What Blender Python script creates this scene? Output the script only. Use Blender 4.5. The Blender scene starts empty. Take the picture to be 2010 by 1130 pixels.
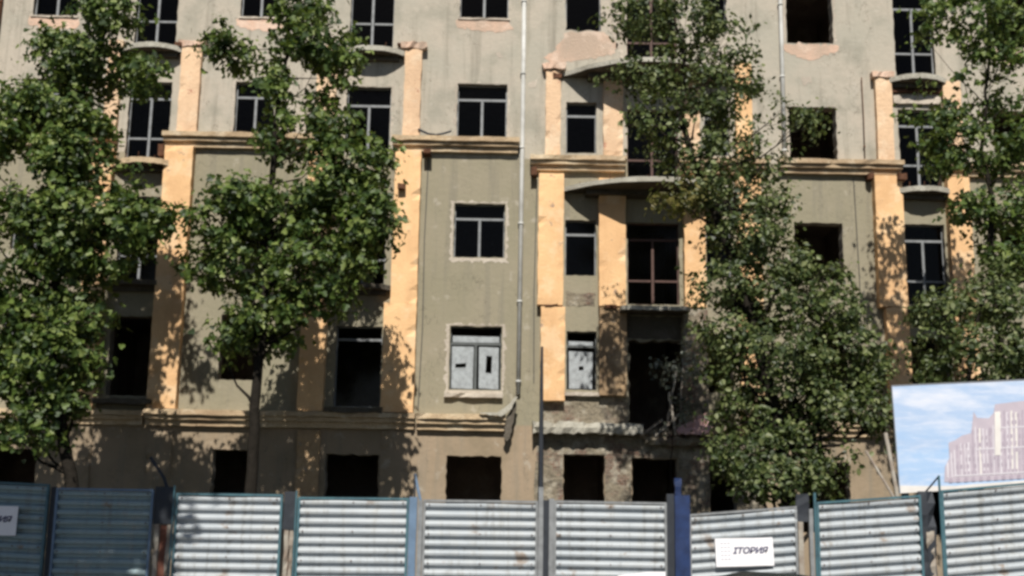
import bpy, bmesh, math, random
from mathutils import Vector, Matrix, noise
from mathutils.geometry import delaunay_2d_cdt
random.seed(7)
R = math.radians
sc = bpy.context.scene
C = sc.collection
U = random.uniform

# ------------------------------------------------------------------ camera
FPX, W0, H0 = 2400.0, 2010.0, 1130.0
rt = Vector((0.99982442, -0.0100164, 0.01583699))
up = Vector((-0.01748863, -0.19527045, 0.98059349))
fw = Vector((0.00672952, 0.98069828, 0.19541133))
EYE = Vector((0, 0, 1.6))
cam = bpy.data.cameras.new('camera')
cam.sensor_width = 36
cam.lens = FPX / W0 * 36
cam.clip_end = 500
co = bpy.data.objects.new('camera', cam)
C.objects.link(co)
co.matrix_world = Matrix(((rt.x, up.x, -fw.x, 0), (rt.y, up.y, -fw.y, 0), (rt.z, up.z, -fw.z, 1.6), (0, 0, 0, 1)))
sc.camera = co

def P(u, v, Y):
    "where the sight line of a survey point meets the upright plane Y"
    d = fw + rt * ((u - W0 / 2) / FPX) - up * ((v - H0 / 2) / FPX)
    t = Y / d.y
    return Vector((d.x * t, Y, 1.6 + d.z * t))

# ------------------------------------------------------------------ helpers
def tag(o, label=None, cat=None, group=None, kind=None):
    if label: o['label'] = label
    if cat: o['category'] = cat
    if group: o['group'] = group
    if kind: o['kind'] = kind
    return o

def empty(name, loc, label, cat, group=None):
    o = bpy.data.objects.new(name, None)
    o.location = loc
    o.empty_display_size = .3
    C.objects.link(o)
    return tag(o, label, cat, group)

def origin(o):
    v = Vector(o.location)
    while o.parent:
        o = o.parent
    return v

class MB:
    def __init__(s):
        s.v = []; s.f = []; s.m = []
    def add(s, vs, fs, mi=0):
        n = len(s.v)
        s.v += [tuple(x) for x in vs]
        s.f += [tuple(i + n for i in f) for f in fs]
        s.m += [mi] * len(fs)
    def box(s, x0, x1, y0, y1, z0, z1, mi=0):
        s.add([(x0,y0,z0),(x1,y0,z0),(x1,y1,z0),(x0,y1,z0),(x0,y0,z1),(x1,y0,z1),(x1,y1,z1),(x0,y1,z1)],
              [(0,3,2,1),(4,5,6,7),(0,1,5,4),(1,2,6,5),(2,3,7,6),(3,0,4,7)], mi)
    def rough(s, x0, x1, y0, y1, z0, z1, nx=1, nz=1, j=.012, mi=0, chip=0.0):
        "a box whose long front edges wander and are chipped"
        cols = [x0 + (x1 - x0) * i / nx for i in range(nx + 1)]
        rows = [z0 + (z1 - z0) * i / nz for i in range(nz + 1)]
        vs = []; fs = []
        for zi, z in enumerate(rows):
            for xi, x in enumerate(cols):
                edge = xi in (0, nx) or zi in (0, nz)
                jx = U(-j, j) if xi in (0, nx) else 0
                jz = U(-j, j) if zi in (0, nz) else 0
                jy = abs(random.gauss(0, j)) if edge else 0
                if edge and random.random() < chip: jy += U(.02, .07)
                vs.append((x + jx, y0 + jy, z + jz))
        nf = len(vs)
        w = nx + 1
        for zi in range(nz + 1):
            for xi in range(w):
                a = vs[zi * w + xi]
                vs.append((a[0], y1, a[2]))
        for zi in range(nz):
            for xi in range(nx):
                a = zi * w + xi
                fs.append((a, a + 1, a + 1 + w, a + w))
        for xi in range(nx):
            fs.append((xi + 1, xi, xi + nf, xi + 1 + nf))
            a = nz * w + xi
            fs.append((a, a + 1, a + 1 + nf, a + nf))
        for zi in range(nz):
            a = zi * w
            fs.append((a, a + w, a + w + nf, a + nf))
            a = zi * w + nx
            fs.append((a + w, a, a + nf, a + w + nf))
        s.add(vs, fs, mi)
    def tube(s, pts, rad, n=8, mi=0, cap=True):
        pts = [Vector(p) for p in pts]
        if not hasattr(rad, '__len__'): rad = [rad] * len(pts)
        vs = []; fs = []
        ref = Vector((0.3, 1, 0.1)).normalized()
        for i, p in enumerate(pts):
            d = (pts[min(i + 1, len(pts) - 1)] - pts[max(i - 1, 0)]).normalized()
            a = d.cross(ref)
            if a.length < .05: a = d.cross(Vector((1, 0, 0)))
            a.normalize(); b = d.cross(a).normalized()
            for k in range(n):
                t = 2 * math.pi * k / n
                vs.append(p + (a * math.cos(t) + b * math.sin(t)) * rad[i])
        for i in range(len(pts) - 1):
            for k in range(n):
                k2 = (k + 1) % n
                fs.append((i*n+k, i*n+k2, (i+1)*n+k2, (i+1)*n+k))
        if cap:
            fs.append(tuple(range(n - 1, -1, -1)))
            fs.append(tuple((len(pts) - 1) * n + k for k in range(n)))
        s.add(vs, fs, mi)
    def prism(s, poly, y0, y1, mi=0):
        "polygon in X-Z, thick in Y"
        n = len(poly)
        vs = [(x, y0, z) for x, z in poly] + [(x, y1, z) for x, z in poly]
        fs = [tuple(range(n)), tuple(range(2 * n - 1, n - 1, -1))]
        for i in range(n):
            k = (i + 1) % n
            fs.append((k, i, i + n, k + n))
        s.add(vs, fs, mi)
    def build(s, name, mats, parent=None, smooth=False):
        me = bpy.data.meshes.new(name)
        me.from_pydata(s.v, [], s.f)
        if not isinstance(mats, (list, tuple)): mats = [mats]
        for m in mats: me.materials.append(m)
        me.polygons.foreach_set('material_index', s.m)
        if smooth: me.polygons.foreach_set('use_smooth', [True] * len(s.f))
        me.update()
        bm = bmesh.new(); bm.from_mesh(me)
        if len(s.f) < 20000: bmesh.ops.recalc_face_normals(bm, faces=bm.faces)
        bm.to_mesh(me); bm.free()
        o = bpy.data.objects.new(name, me)
        C.objects.link(o)
        if parent:
            o.parent = parent
            p = parent; m = Matrix.Identity(4)
            while p:
                m = Matrix.Translation(p.location) @ m
                p = p.parent
            # parts keep their coordinates in the world
            if parent.type == 'EMPTY':
                o.matrix_parent_inverse = m.inverted()
        return o

# ------------------------------------------------------------------ materials
def lin(c):
    return tuple(((x / 255 + .055) / 1.055) ** 2.4 if x > 10 else x / 255 / 12.92 for x in c) + (1,)

def nodes(name):
    m = bpy.data.materials.new(name); m.use_nodes = True
    nt = m.node_tree; nt.nodes.clear()
    out = nt.nodes.new('ShaderNodeOutputMaterial')
    b = nt.nodes.new('ShaderNodeBsdfPrincipled')
    nt.links.new(b.outputs[0], out.inputs[0])
    return m, nt, b, out

def N(nt, t, **k):
    n = nt.nodes.new(t)
    for a, v in k.items():
        if a in n.inputs.keys(): n.inputs[a].default_value = v
        else: setattr(n, a, v)
    return n

def noisefac(nt, scale, detail=4, lo=.4, hi=.6, stretch=None, rough=.6):
    tc = N(nt, 'ShaderNodeNewGeometry')
    mp = N(nt, 'ShaderNodeMapping')
    if stretch: mp.inputs['Scale'].default_value = stretch
    nt.links.new(tc.outputs['Position'], mp.inputs['Vector'])
    n = N(nt, 'ShaderNodeTexNoise', Scale=scale, Detail=detail, Roughness=rough)
    nt.links.new(mp.outputs[0], n.inputs['Vector'])
    r = N(nt, 'ShaderNodeMapRange')
    r.inputs['From Min'].default_value = lo; r.inputs['From Max'].default_value = hi
    nt.links.new(n.outputs['Fac'], r.inputs['Value'])
    return r.outputs[0]

def mix(nt, fac, a, b, mode='MIX'):
    n = N(nt, 'ShaderNodeMix', data_type='RGBA', blend_type=mode)
    for sock, v in ((n.inputs[0], fac), (n.inputs[6], a), (n.inputs[7], b)):
        if isinstance(v, (tuple, list, float, int)): sock.default_value = v
        else: nt.links.new(v, sock)
    return n.outputs[2]

def mul(nt, a, k):
    n = N(nt, 'ShaderNodeMath', operation='MULTIPLY')
    nt.links.new(a, n.inputs[0]); n.inputs[1].default_value = k
    return n.outputs[0]

def bump(nt, b, h, strength=.4, dist=.02):
    n = N(nt, 'ShaderNodeBump', Strength=strength, Distance=dist)
    nt.links.new(h, n.inputs['Height']); nt.links.new(n.outputs[0], b.inputs['Normal'])

def plaster(name, base, stain, light, amt=.6, fine=.5, chips=None, bumps=.5):
    m, nt, b, out = nodes(name)
    c = mix(nt, mul(nt, noisefac(nt, .45, 5, .4, .65), amt), base, stain)
    c = mix(nt, mul(nt, noisefac(nt, 1.1, 5, .5, .68, (1.6, 1.6, .35)), amt * .75), c, stain)
    c = mix(nt, mul(nt, noisefac(nt, 1.9, 6, .52, .62), .45), c, light)
    c = mix(nt, mul(nt, noisefac(nt, 14, 4, .5, .75), fine), c, stain)
    if chips: c = mix(nt, noisefac(nt, 3.1, 8, .635, .65, None, .7), c, chips)
    nt.links.new(c, b.inputs['Base Color'])
    b.inputs['Roughness'].default_value = .93
    b.inputs['Specular IOR Level'].default_value = .15
    bump(nt, b, noisefac(nt, 18, 8, .2, .8), bumps, .03)
    return m

def plain(name, col, rough=.6, metal=0, var=.25, scale=6, spec=.3, dark=None, bumps=0):
    m, nt, b, out = nodes(name)
    d = dark or tuple(x * .45 for x in col[:3]) + (1,)
    c = mix(nt, mul(nt, noisefac(nt, scale, 6, .38, .7), var), col, d)
    nt.links.new(c, b.inputs['Base Color'])
    b.inputs['Roughness'].default_value = rough
    b.inputs['Metallic'].default_value = metal
    b.inputs['Specular IOR Level'].default_value = spec
    if bumps: bump(nt, b, noisefac(nt, scale * 4, 6, .2, .8), bumps, .02)
    return m

def leafmat(name, cols, trans=.35):
    m, nt, b, out = nodes(name)
    g = N(nt, 'ShaderNodeNewGeometry')
    cr = N(nt, 'ShaderNodeValToRGB')
    e = cr.color_ramp.elements
    e[0].color = cols[0] + (1,); e[1].color = cols[-1] + (1,)
    for i, c in enumerate(cols[1:-1]):
        q = e.new((i + 1) / (len(cols) - 1)); q.color = c + (1,)
    nt.links.new(g.outputs['Random Per Island'], cr.inputs[0])
    big = noisefac(nt, 1.2, 3, .35, .65)
    c = mix(nt, mul(nt, big, .5), cr.outputs[0], cols[0] + (1,))
    nt.links.new(c, b.inputs['Base Color'])
    b.inputs['Roughness'].default_value = .5
    b.inputs['Specular IOR Level'].default_value = .45
    tr = N(nt, 'ShaderNodeBsdfTranslucent')
    br = mix(nt, .4, c, (.26, .34, .05, 1))
    nt.links.new(br, tr.inputs['Color'])
    mx = N(nt, 'ShaderNodeMixShader', Fac=trans)
    nt.links.new(b.outputs[0], mx.inputs[1]); nt.links.new(tr.outputs[0], mx.inputs[2])
    nt.links.new(mx.outputs[0], out.inputs[0])
    return m

M = {}
def facade_mat():
    "the wall's paint: grey above the string course, olive between the courses, beige with painted-in shade at the foot"
    m, nt, b, out = nodes('facade_plaster')
    g = N(nt, 'ShaderNodeNewGeometry')
    sp = N(nt, 'ShaderNodeSeparateXYZ'); nt.links.new(g.outputs['Position'], sp.inputs[0])
    def above(z, w=.02):
        r = N(nt, 'ShaderNodeMapRange'); r.inputs['From Min'].default_value = z - w; r.inputs['From Max'].default_value = z + w
        nt.links.new(sp.outputs['Z'], r.inputs['Value']); return r.outputs[0]
    hi = mix(nt, mul(nt, noisefac(nt, .5, 5, .42, .6), .75), (.395, .368, .308, 1), (.475, .415, .345, 1))
    hi = mix(nt, mul(nt, noisefac(nt, .9, 6, .5, .64), .7), hi, (.30, .285, .235, 1))
    mid = mix(nt, mul(nt, noisefac(nt, .6, 4, .4, .7), .6), (.275, .25, .18, 1), (.34, .295, .225, 1))
    low = mix(nt, mul(nt, noisefac(nt, .8, 4, .4, .7), .7), (.335, .26, .185, 1), (.20, .165, .11, 1))  # dark blotches put ground-floor shade into the stained wall colour
    c = mix(nt, above(4.15), low, mid)
    c = mix(nt, above(10.95), c, hi)
    c = mix(nt, mul(nt, noisefac(nt, 1.5, 6, .52, .7, (2.6, 2.6, .16)), .6), c, (.20, .185, .15, 1))
    c = mix(nt, mul(nt, noisefac(nt, 2.4, 7, .6, .66), .35), c, (.50, .46, .40, 1))
    c = mix(nt, mul(nt, noisefac(nt, 22, 4, .5, .75), .15), c, (.15, .14, .11, 1))
    for sc_, sd_ in ((.55, 3.0), (.9, 11.0)):
        a1 = noisefac(nt, sc_, 7, 0, 1, (1.3, 1.3, 1.0), .62)
        s1 = N(nt, 'ShaderNodeMath', operation='SUBTRACT'); nt.links.new(a1, s1.inputs[0]); s1.inputs[1].default_value = .5 + sd_ * .002
        s2 = N(nt, 'ShaderNodeMath', operation='ABSOLUTE'); nt.links.new(s1.outputs[0], s2.inputs[0])
        s3 = N(nt, 'ShaderNodeMapRange'); s3.inputs['From Min'].default_value = .0015; s3.inputs['From Max'].default_value = .0035; s3.inputs['To Min'].default_value = .55; s3.inputs['To Max'].default_value = 0
        nt.links.new(s2.outputs[0], s3.inputs['Value'])
        gate = N(nt, 'ShaderNodeMath', operation='MULTIPLY'); nt.links.new(s3.outputs[0], gate.inputs[0]); nt.links.new(noisefac(nt, .4 + sd_ * .02, 2, .5, .55), gate.inputs[1])
        c = mix(nt, gate.outputs[0], c, (.10, .09, .07, 1))
    c = mix(nt, mul(nt, noisefac(nt, 1.7, 9, .655, .665, None, .72), .7), c, (.19, .15, .12, 1))
    nt.links.new(c, b.inputs['Base Color'])
    b.inputs['Roughness'].default_value = .95
    b.inputs['Specular IOR Level'].default_value = .1
    bump(nt, b, noisefac(nt, 9, 8, .2, .8), .3, .03)
    return m
M['facade'] = facade_mat()
M['peach'] = plaster('peach_pilaster_paint', (.82, .53, .285, 1), (.56, .33, .17, 1), (.84, .64, .42, 1), .6, .25, (.40, .28, .20, 1), .3)
M['peach_pale'] = plaster('pale_peach_paint', (.74, .52, .34, 1), (.52, .35, .23, 1), (.78, .64, .47, 1), .5, .4, (.45, .22, .15, 1), .5)
M['brownpeach'] = plaster('brown_peach_paint', (.42, .29, .17, 1), (.20, .14, .09, 1), (.60, .46, .31, 1), .8, .4, (.30, .26, .21, 1), .5)  # darker, browner version of the pilaster peach
M['cornice'] = plaster('ochre_cornice_paint', (.56, .43, .28, 1), (.28, .19, .12, 1), (.70, .61, .46, 1), .6, .5, None, .6)
M['pinkplaster'] = plaster('bare_pink_plaster', (.66, .45, .34, 1), (.42, .33, .26, 1), (.74, .60, .50, 1), .9, .5, (.40, .36, .30, 1), .6)
M['palering'] = plaster('pale_new_plaster', (.50, .44, .37, 1), (.34, .29, .24, 1), (.62, .56, .48, 1), .6, .5, None, .6)
M['slab'] = plaster('balcony_concrete', (.46, .44, .38, 1), (.2, .18, .14, 1), (.55, .53, .46, 1), .5, .5, None, .6)
M['soffit'] = plaster('dark_soffit_concrete', (.11, .095, .075, 1), (.05, .045, .035, 1), (.16, .14, .12, 1), .5, .5, None, .6)  # much darker concrete for undersides and other dark pieces
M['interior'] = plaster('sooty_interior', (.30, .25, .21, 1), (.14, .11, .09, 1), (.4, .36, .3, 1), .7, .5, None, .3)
M['reveal'] = plaster('reveal_plaster', (.34, .30, .25, 1), (.16, .13, .1, 1), (.46, .41, .35, 1), .7, .5, None, .5)

def brickmat():
    m, nt, b, out = nodes('ruined_brick')
    g = N(nt, 'ShaderNodeNewGeometry')
    mp = N(nt, 'ShaderNodeMapping'); mp.inputs['Rotation'].default_value = (R(90), 0, 0)
    nt.links.new(g.outputs['Position'], mp.inputs[0])
    br = N(nt, 'ShaderNodeTexBrick', Scale=4.0)
    br.inputs['Color1'].default_value = (.22, .13, .095, 1); br.inputs['Color2'].default_value = (.17, .125, .10, 1)
    br.inputs['Mortar'].default_value = (.24, .21, .17, 1); br.inputs['Mortar Size'].default_value = .03
    nt.links.new(mp.outputs[0], br.inputs['Vector'])
    c = mix(nt, noisefac(nt, 1.6, 7, .40, .5), br.outputs['Color'], (.25, .215, .16, 1))
    c = mix(nt, mul(nt, noisefac(nt, 2.6, 7, .53, .62), .7), c, (.12, .108, .088, 1))
    c = mix(nt, mul(nt, noisefac(nt, 3.0, 7, .52, .58), .8), c, (.40, .36, .29, 1))
    c = mix(nt, mul(nt, noisefac(nt, 12, 5, .5, .7), .5), c, (.06, .055, .045, 1))
    nt.links.new(c, b.inputs['Base Color']); b.inputs['Roughness'].default_value = .95
    b.inputs['Specular IOR Level'].default_value = .1
    bump(nt, b, noisefac(nt, 9, 9, .2, .8), .9, .06)
    return m
M['brick'] = brickmat()
M['frame'] = plain('old_window_paint', (.24, .25, .26, 1), .5, 0, .6, 9)
M['redframe'] = plain('red_brown_frame', (.10, .055, .045, 1), .6, 0, .6, 9)
M['framedark'] = plain('grey_window_paint', (.11, .12, .12, 1), .5, 0, .5, 9)
M['film'] = plain('dusty_film', (.38, .41, .43, 1), .45, 0, .7, 9, .3, (.2, .21, .22, 1), .5)
M['pipe'] = plain('galvanised_pipe', (.60, .60, .58, 1), .65, 0, .6, 3, .3, (.30, .29, .26, 1))
M['rust'] = plain('rusty_steel', (.12, .055, .03, 1), .85, 0, .6, 9, .2, (.04, .02, .015, 1))
M['darksteel'] = plain('dark_steel', (.035, .04, .05, 1), .6, .2, .4, 8)
M['bluepaint'] = plain('navy_paint', (.016, .035, .11, 1), .55, 0, .7, 5, .3, (.008, .014, .04, 1))
M['tealpaint'] = plain('teal_frame_paint', (.06, .14, .17, 1), .5, 0, .6, 6, .4, (.03, .05, .07, 1))
M['bluegrey'] = plain('blue_grey_paint', (.13, .2, .3, 1), .5, 0, .5, 5, .4)
M['bark'] = plain('bark', (.026, .022, .018, 1), .95, 0, .7, 7, .1, (.01, .009, .007, 1), .8)
M['wood'] = plain('weathered_board', (.36, .335, .29, 1), .85, 0, .7, 5, .2, (.16, .1, .07, 1))
M['redwood'] = plain('red_primer', (.20, .085, .06, 1), .85, 0, .6, 6, .2)
M['paper'] = plain('white_sign_board', (.82, .81, .84, 1), .5, 0, .12, 3, .3)
M['ink'] = plain('navy_lettering', (.02, .02, .09, 1), .5, 0, .1, 3, .3)
M['inkpale'] = plain('pale_lettering', (.48, .48, .54, 1), .5, 0, .2, 9, .3)
M['pinksheet'] = plain('faded_pink_sheet', (.66, .42, .40, 1), .6, 0, .5, 6, .3)
M['glass'] = None
def glassmat():
    m, nt, b, out = nodes('dirty_glass')
    nt.nodes.remove(b)
    t = N(nt, 'ShaderNodeBsdfTransparent'); t.inputs[0].default_value = (.35, .38, .38, 1)
    g = N(nt, 'ShaderNodeBsdfGlossy'); g.inputs['Roughness'].default_value = .12; g.inputs[0].default_value = (.8, .7, .6, 1)
    x = N(nt, 'ShaderNodeMixShader', Fac=.018)
    nt.links.new(t.outputs[0], x.inputs[1]); nt.links.new(g.outputs[0], x.inputs[2]); nt.links.new(x.outputs[0], out.inputs[0])
    return m
M['glass'] = glassmat()
def sheetmat(name, ca, cb):
    m, nt, b, out = nodes(name)
    c = mix(nt, mul(nt, noisefac(nt, 1.4, 6, .45, .7, (1, 1, 2)), .55), ca, cb)
    c = mix(nt, mul(nt, noisefac(nt, 5, 6, .52, .7, (1, 1, .3)), .5), c, (.40, .40, .38, 1))
    c = mix(nt, mul(nt, noisefac(nt, 2.2, 8, .6, .66), .7), c, (.22, .15, .10, 1))
    c = mix(nt, mul(nt, noisefac(nt, 6, 6, .52, .68, (1.6, 1, .12)), .5), c, (.17, .16, .14, 1))
    nt.links.new(c, b.inputs['Base Color'])
    b.inputs['Metallic'].default_value = .12; b.inputs['Roughness'].default_value = .62; b.inputs['Specular IOR Level'].default_value = .25
    bump(nt, b, noisefac(nt, 3, 5, .2, .8), .3, .03)
    return m
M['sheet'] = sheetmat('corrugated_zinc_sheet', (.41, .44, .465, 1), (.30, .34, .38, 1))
M['shadesheet'] = sheetmat('shade_tinted_sheet', (.26, .34, .365, 1), (.15, .22, .25, 1))  # left sheets: deep shade put into the colour as a darker teal

# ------------------------------------------------------------------ ground
def ground():
    m, nt, b, out = nodes('dusty_asphalt')
    c = mix(nt, noisefac(nt, .3, 6, .4, .65), (.055, .053, .05, 1), (.09, .085, .075, 1))
    c = mix(nt, mul(nt, noisefac(nt, 60, 3, .4, .7), .5), c, (.03, .03, .03, 1))
    nt.links.new(c, b.inputs['Base Color']); b.inputs['Roughness'].default_value = .9
    bump(nt, b, noisefac(nt, 70, 4, .2, .8), .4, .01)
    r = MB(); r.add([(-200,-200,.0),(200,-200,.0),(200,400,.0),(-200,400,.0)], [(0,1,2,3)])
    m2 = plain('dry_soil', (.05, .048, .032, 1), .95, 0, .7, 1.5, .1, (.025, .027, .016, 1), .6)
    tag(r.build('ground', m2), kind='structure')
    q = MB(); q.add([(-60,-6,.006),(60,-6,.006),(60,13,.006),(-60,13,.006)], [(0,1,2,3)])
    tag(q.build('road', m), kind='structure')
    m3 = plain('pavement_concrete', (.17, .165, .15, 1), .9, 0, .5, 1.2, .1, None, .4)
    q = MB(); q.box(-60, 60, 13.0, 13.18, .0, .15, 0); q.box(-60, 60, 13.182, 18.9, .0, .142, 0)
    tag(q.build('pavement', m3), kind='structure')
ground()

# ------------------------------------------------------------------ building
FY = 30.0
BL = empty('apartment_building', (0, FY, 0), 'derelict four-storey grey apartment block with peach pilasters and gutted windows', 'building')

# columns of openings: x0, x1 ; rows: z0, z1 ; kind
openings = []   # (x0,x1,z0,z1,style,jitter)
def op(x0, x1, z0, z1, style, j=.012): openings.append((x0, x1, z0, z1, style, j))
A = (-12.4, -11.25); Bc = (-9.72, -8.64); Cc = (-7.0, -5.98); Dc = (-4.13, -2.99); Ec = (-1.28, 0.0)
Fc = (1.53, 2.31); Gc = (3.1, 4.4); Fm = (5.09, 5.72); Hc = (7.28, 8.5); Ic = (10.1, 11.14); Jc = (12.55, 13.75)
op(*A, 14.61, 16.1, 'win2'); op(*A, 11.45, 12.88, 'win2'); op(*A, 8.35, 9.74, 'win2'); op(*A, 5.1, 6.65, 'win2'); op(*A, 1.7, 3.4, 'hole', .02)
op(*Bc, 13.80, 16.35, 'door'); op(*Bc, 10.72, 12.84, 'door'); op(*Bc, 7.62, 9.78, 'door'); op(*Bc, 4.72, 6.7, 'dark')
op(*Cc, 14.68, 16.15, 'win2'); op(*Cc, 11.45, 12.89, 'win2'); op(*Cc, 8.3, 9.74, 'win2'); op(*Cc, 5.15, 6.78, 'dark'); op(*Cc, 1.7, 3.45, 'hole', .02)
op(*Dc, 13.80, 16.5, 'door'); op(*Dc, 11.05, 12.81, 'win2'); op(*Dc, 7.62, 9.75, 'door'); op(*Dc, 4.54, 6.54, 'tall'); op(-4.25, -2.96, 1.7, 3.38, 'hole', .025)
op(*Ec, 14.77, 16.2, 'win2'); op(*Ec, 11.49, 12.94, 'win2'); op(*Ec, 8.35, 9.74, 'win2'); op(-1.31, -.03, 5.01, 6.59, 'film2'); op(-1.32, .02, 1.7, 3.39, 'hole', .02)
op(1.5, 2.42, 14.46, 15.9, 'win1', .03); op(*Fc, 11.13, 12.5, 'win1'); op(*Fc, 7.93, 9.36, 'win1'); op(1.58, 2.33, 5.05, 6.51, 'film1'); op(1.53, 2.52, 1.7, 3.46, 'hole', .02)
op(*Gc, 13.5, 15.9, 'door'); op(*Gc, 10.45, 12.33, 'door'); op(*Gc, 7.22, 9.32, 'door'); op(3.13, 4.5, 4.02, 6.3, 'dark', .04); op(3.19, 4.3, 1.7, 3.4, 'hole', .02)
op(*Fm, 14.46, 15.9, 'win1', .03); op(*Fm, 11.13, 12.5, 'win1'); op(*Fm, 7.93, 9.36, 'win1'); op(*Fm, 5.05, 6.51, 'dark'); op(*Fm, 1.7, 3.4, 'hole', .02)
op(*Hc, 14.23, 15.87, 'dark', .015); op(*Hc, 11.04, 12.48, 'dark', .015); op(7.33, 8.55, 7.93, 9.4, 'dark', .015); op(7.33, 8.55, 5.0, 6.5, 'dark'); op(*Hc, 1.7, 3.4, 'hole', .02)
op(*Ic, 13.32, 15.78, 'door'); op(*Ic, 10.38, 12.47, 'door'); op(*Ic, 7.34, 9.41, 'door'); op(*Ic, 4.5, 6.5, 'dark'); op(*Ic, 1.7, 3.4, 'hole', .02)
op(*Jc, 14.23, 15.87, 'dark'); op(*Jc, 11.04, 12.48, 'dark'); op(*Jc, 7.93, 9.4, 'dark'); op(*Jc, 5.0, 6.5, 'dark'); op(*Jc, 1.7, 3.4, 'hole', .02)

def ring(x0, x1, z0, z1, j, step=.12):
    pts = []
    def seg(ax, az, bx, bz):
        L = math.hypot(bx - ax, bz - az); n = max(1, int(L / step)) if j > .009 else 1
        for i in range(n):
            t = i / n
            k = j if i else j * .3
            pts.append((ax + (bx - ax) * t + U(-k, k), az + (bz - az) * t + U(-k, k)))
    seg(x0, z0, x1, z0); seg(x1, z0, x1, z1); seg(x1, z1, x0, z1); seg(x0, z1, x0, z0)
    return pts

def inpoly(x, z, poly):
    c = False; n = len(poly); k = n - 1
    for i in range(n):
        xi, zi = poly[i]; xj, zj = poly[k]
        if (zi > z) != (zj > z) and x < (xj - xi) * (z - zi) / (zj - zi) + xi: c = not c
        k = i
    return c

def holed(outer, holes, y, mb, mi=0, depth=None, dmi=0, dring=None):
    pts = []; edges = []
    for poly in [outer] + holes:
        n0 = len(pts); pts += poly
        edges += [(n0 + i, n0 + (i + 1) % len(poly)) for i in range(len(poly))]
    r = delaunay_2d_cdt([Vector(p) for p in pts], edges, [], 0, 1e-5)
    vs = r[0]; fs = []
    for f in r[2]:
        cx = sum(vs[i].x for i in f) / len(f); cz = sum(vs[i].y for i in f) / len(f)
        if not inpoly(cx, cz, outer): continue
        if any(inpoly(cx, cz, h) for h in holes): continue
        fs.append(tuple(f))
    mb.add([(v.x, y, v.y) for v in vs], fs, mi)
    if depth:
        for h in holes:
            n = len(h)
            mb.add([(x, y, z) for x, z in h] + [(x, y + depth, z) for x, z in h],
                   [(i, (i + 1) % n, (i + 1) % n + n, i + n) for i in range(n)], dmi)

XL, XR, ZT = -19.0, 20.0, 18.2
rings = [ring(o[0], o[1], o[2], o[3], o[5]) for o in openings]
wall = MB()
outer = [(XL, -.3), (XR, -.3), (XR, ZT), (XL, ZT)]
holed(outer, rings, FY, wall, 0, .36, 1)
# inner skin, side walls, back wall
inner = [[(x, z) for x, z in r] for r in rings]
holed(outer, inner, FY + .36, wall, 2)
wall.box(XL, XL + .3, FY + .37, FY + 10, -.3, ZT, 0)
wall.box(XR - .3, XR, FY + .37, FY + 10, -.3, ZT, 0)
wall.box(XL + .31, XR - .31, FY + 9.7, FY + 10, -.3, ZT, 0)
wo = wall.build('wall', [M['facade'], M['reveal'], M['interior']], BL)
fl = MB()
for z in (.9, 4.0, 7.15, 10.35, 13.4, 16.9): fl.box(XL + .32, XR - .32, FY + .365, FY + 9.69, z - .2, z)
fl.build('floor_slab', M['interior'], BL)
pt = MB()
for x in (-10.5, -8.1, -5.0, -2.2, .7, 2.8, 4.75, 6.6, 9.4, 11.9):
    pt.box(x - .08, x + .08, FY + .37, FY + 9.68, -.2, ZT - .1)
pt.box(XL + .35, XR - .35, FY + 4.6, FY + 4.75, -.2, ZT - .1)
pt.build('partition_wall', M['interior'], BL)
rf = MB()
rf.box(XL - .5, XR + .5, FY - .6, FY + 10.5, ZT + .004, ZT + .3); rf.build('roof', plain('roof_felt', (.1, .1, .1, 1), .9), BL)

# frames and panes in the openings
def frame_members(x0, x1, z0, z1, y, style, t=.04):
    mb = MB(); d = .07
    mb.box(x0, x0 + t, y, y + d, z0, z1); mb.box(x1 - t, x1, y, y + d, z0, z1)
    mb.box(x0 + t, x1 - t, y, y + d, z1 - t, z1); mb.box(x0 + t, x1 - t, y, y + d, z0, z0 + t)
    h = z1 - z0; cx = (x0 + x1) / 2
    panes = []
    if style in ('win2', 'film2'):
        zt = z1 - h * .27
        mb.box(x0 + t, x1 - t, y - .004, y + d, zt - .03, zt + .03)
        mb.box(cx - .032, cx + .032, y - .006, y + d, z0 + t, zt - .035)
    elif style in ('win1', 'film1'):
        zt = z1 - h * .25
        mb.box(x0 + t, x1 - t, y - .004, y + d, zt - .03, zt + .03)
    elif style == 'door':
        zt = z1 - h * .20; zb = z0 + h * .30
        mb.box(x0 + t, x1 - t, y - .004, y + d, zt - .03, zt + .03)
        mb.box(cx - .032, cx + .032, y - .006, y + d, z0 + t, zt - .03)
        mb.box(x0 + t, cx - .045, y, y + d, zb - .025, zb + .025)
        mb.box(cx + .045, x1 - t, y, y + d, zb - .025, zb + .025)
    elif style == 'tall':
        zt = z1 - .33
        mb.box(x0 + t, x1 - t, y - .004, y + d, zt - .03, zt + .03)
    return mb

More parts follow.
